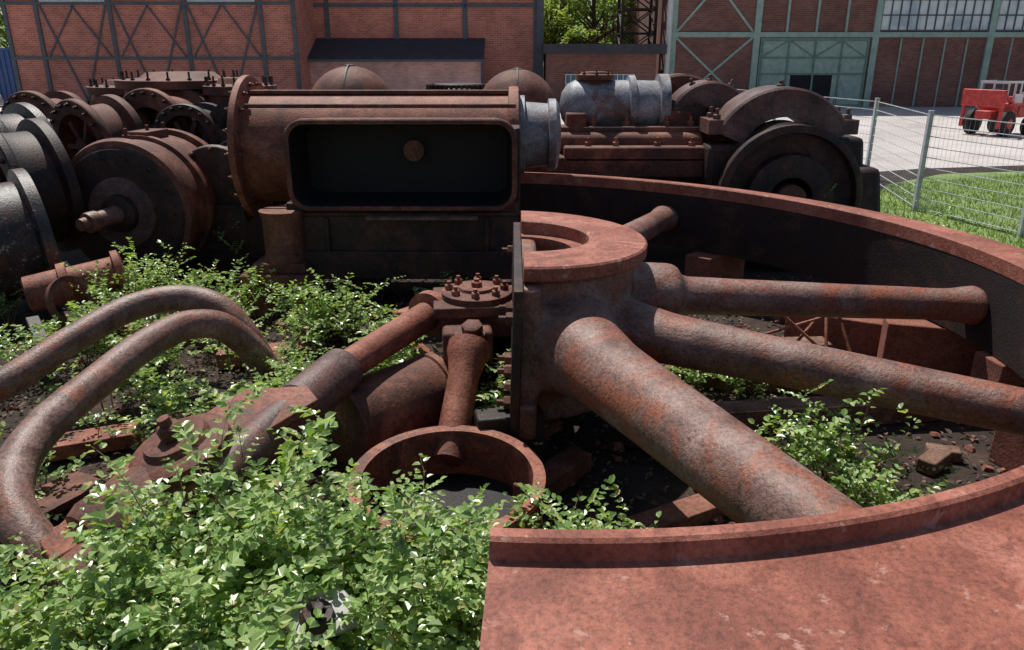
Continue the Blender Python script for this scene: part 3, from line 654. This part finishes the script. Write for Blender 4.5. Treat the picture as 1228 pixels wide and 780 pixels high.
# ---------------------------------------------------------------- fence
fe=empty("wire_mesh_fence")
P=[(6.6,27.0),(7.6,23.2),(8.75,19.3),(7.95,15.2),(8.62,12.9),(9.6,10.4)]
g=G()
for x,yy in P: g.box((x,yy,.95),(.08,.08,1.9)); g.box((x,yy,1.91),(.09,.09,.02))
g.out("posts",'galv',fe)
g=G()
for (a,b) in zip(P[:-1],P[1:]):
    for k in range(10): 
        z=.08+k*.195; g.cyl((*a,z),(*b,z),.009,n=5)
    L=math.dist(a,b); n=int(L/.1)
    for i in range(1,n):
        t=i/n; x=a[0]+(b[0]-a[0])*t; yy=a[1]+(b[1]-a[1])*t; g.bar((x,yy,.05),(x,yy,1.86),.003)
g.out("mesh",'galv',fe,smooth=False)

# ---------------------------------------------------------------- red machine
def wheel(g,x,y,r,w):
    g.lathe((x,y-w/2,r),(0,1,0),[(0,r*.85),(.03,r),(w-.03,r),(w,r*.85)],24)
mc=empty("red_tractor",(18.3,30.0,0),(0,0,.5))
g=G(); g.box((0,0,.75),(2.3,.6,.3)); g.box((.55,0,1.1),(1.0,.6,.5)); g.box((-.35,0,1.0),(.7,.8,.35)); g.bar((-.2,-.7,.9),(-1.2,-.7,1.5),.1); g.bar((-.2,.7,.9),(-1.2,.7,1.5),.1); g.box((-1.25,0,1.35),(.12,1.6,.6)); g.box((.2,-.75,.9),(.9,.06,.35)); g.box((-.6,-.68,1.15),(.7,.3,.08)); g.bar((-1.2,-.7,1.5),(-1.25,-.7,.3),.12); g.bar((-1.2,.7,1.5),(-1.25,.7,.3),.12)
g.out("chassis",'red',mc,bevel=.03)
g=G()
for x in (-.7,.1):
    for yy in (-.5,.5): g.cyl((x,yy,1.1),(x,yy,1.9),.035,n=8)
g.bar((-.75,-.5,1.9),(.15,-.5,1.9),.07); g.bar((-.75,.5,1.9),(.15,.5,1.9),.07); g.bar((-.7,-.5,1.88),(-.7,.5,1.88),.07); g.bar((.1,-.5,1.88),(.1,.5,1.88),.07); g.cyl((.8,.1,1.3),(.8,.1,1.85),.04,n=8); g.box((.95,-.25,1.35),(.2,.3,.3)); g.box((-.1,-.55,1.3),(.5,.1,.35)); g.out("roll_frame",'silver',mc)
g=G()
for x,r in ((-.65,.45),(.8,.33)):
    for yy in (-.62,.62): wheel(g,x,yy,r,.26)
g.out("tyres",'rubber',mc)
g=G()
for x,r in ((-.65,.45),(.8,.33)):
    for s in (-1,1): g.cyl((x,s*.6,r),(x,s*.78,r),r*.4,n=16)
g.box((1.08,0,1.05),(.05,.6,.35)); g.out("hubs",'red',mc)
g=G(); g.box((-.35,0,1.25),(.4,.45,.08)); g.box((-.55,0,1.45),(.08,.45,.4)); g.out("seat",'rubber',mc,bevel=.02)

ca=empty("parked_car",(-27.6,39.5,0),(0,0,.1))
pr=[(-2.1,.35),(-2.15,.75),(-1.95,.9),(-1.2,1.0),(-.6,1.42),(.7,1.45),(1.5,1.0),(2.05,.9),(2.15,.6),(2.1,.35)]
g=G(); n=len(pr); vv=[]
for s,k in ((-.72,.94),(-.82,1),(.82,1),(.72,.94)): vv+=[(x*k,s if z<1.05 else s*.85,z) for x,z in pr]
ff=[]
for j in range(3):
    for i in range(n): i2=(i+1)%n; ff.append((j*n+i,j*n+i2,(j+1)*n+i2,(j+1)*n+i))
ff+=[tuple(range(n)),tuple(3*n+i for i in reversed(range(n)))]
g.add(vv,ff); g.out("body",'silver',ca,bevel=.04)
g=G()
for s in (-1,1): g.add([(-1.0,s*.80,1.02),(-.5,s*.74,1.36),(.6,s*.74,1.38),(1.2,s*.80,1.02)],[(0,1,2,3)])
g.out("side_windows",'glass',ca,smooth=False)
g=G()
for x in (-1.3,1.35):
    for yy in (-.75,.75): wheel(g,x,yy,.32,.2)
g.out("tyres",'rubber',ca)
co=empty("shipping_container",(-30.5,47,0)); g=G(); g.box((0,0,1.6),(7,2.4,3.0)); 
for k in range(24): g.box((-3.4+k*.29,-1.22,1.6),(.12,.06,2.7))
g.box((0,-1.22,3.05),(7.04,.1,.12)); g.box((0,-1.22,.18),(7.04,.1,.15)); g.out("shell",'blue',co,smooth=False)

# ---------------------------------------------------------------- light + camera
az,el=rad(-24),rad(61)
S=Vector((math.sin(az)*math.cos(el),math.cos(az)*math.cos(el),math.sin(el)))
sl=bpy.data.lights.new("sun",'SUN'); sl.energy=5.0; sl.angle=rad(.5); sl.color=(1,.965,.90)
so=bpy.data.objects.new("sun",sl); so.rotation_euler=S.to_track_quat('Z','Y').to_euler(); COL.objects.link(so)
w=bpy.data.worlds.new("World"); bpy.context.scene.world=w; w.use_nodes=True; nt=w.node_tree
sk=nt.nodes.new("ShaderNodeTexSky"); sk.sky_type='NISHITA'; sk.sun_disc=False; sk.sun_elevation=el; sk.sun_rotation=az
bg=nt.nodes["Background"]; bg.inputs[1].default_value=.08; nt.links.new(sk.outputs[0],bg.inputs[0])
cd=bpy.data.cameras.new("camera"); cd.lens=27.26; cd.sensor_width=36; cd.clip_end=2000; cd.clip_start=.05
cam=bpy.data.objects.new("camera",cd); cam.location=(0,0,3.0); cam.rotation_euler=(rad(90-19.53),0,0); COL.objects.link(cam)
sc_=bpy.context.scene; sc_.camera=cam; sc_.view_settings.view_transform='Standard'; sc_.view_settings.look='None'; sc_.view_settings.exposure=0
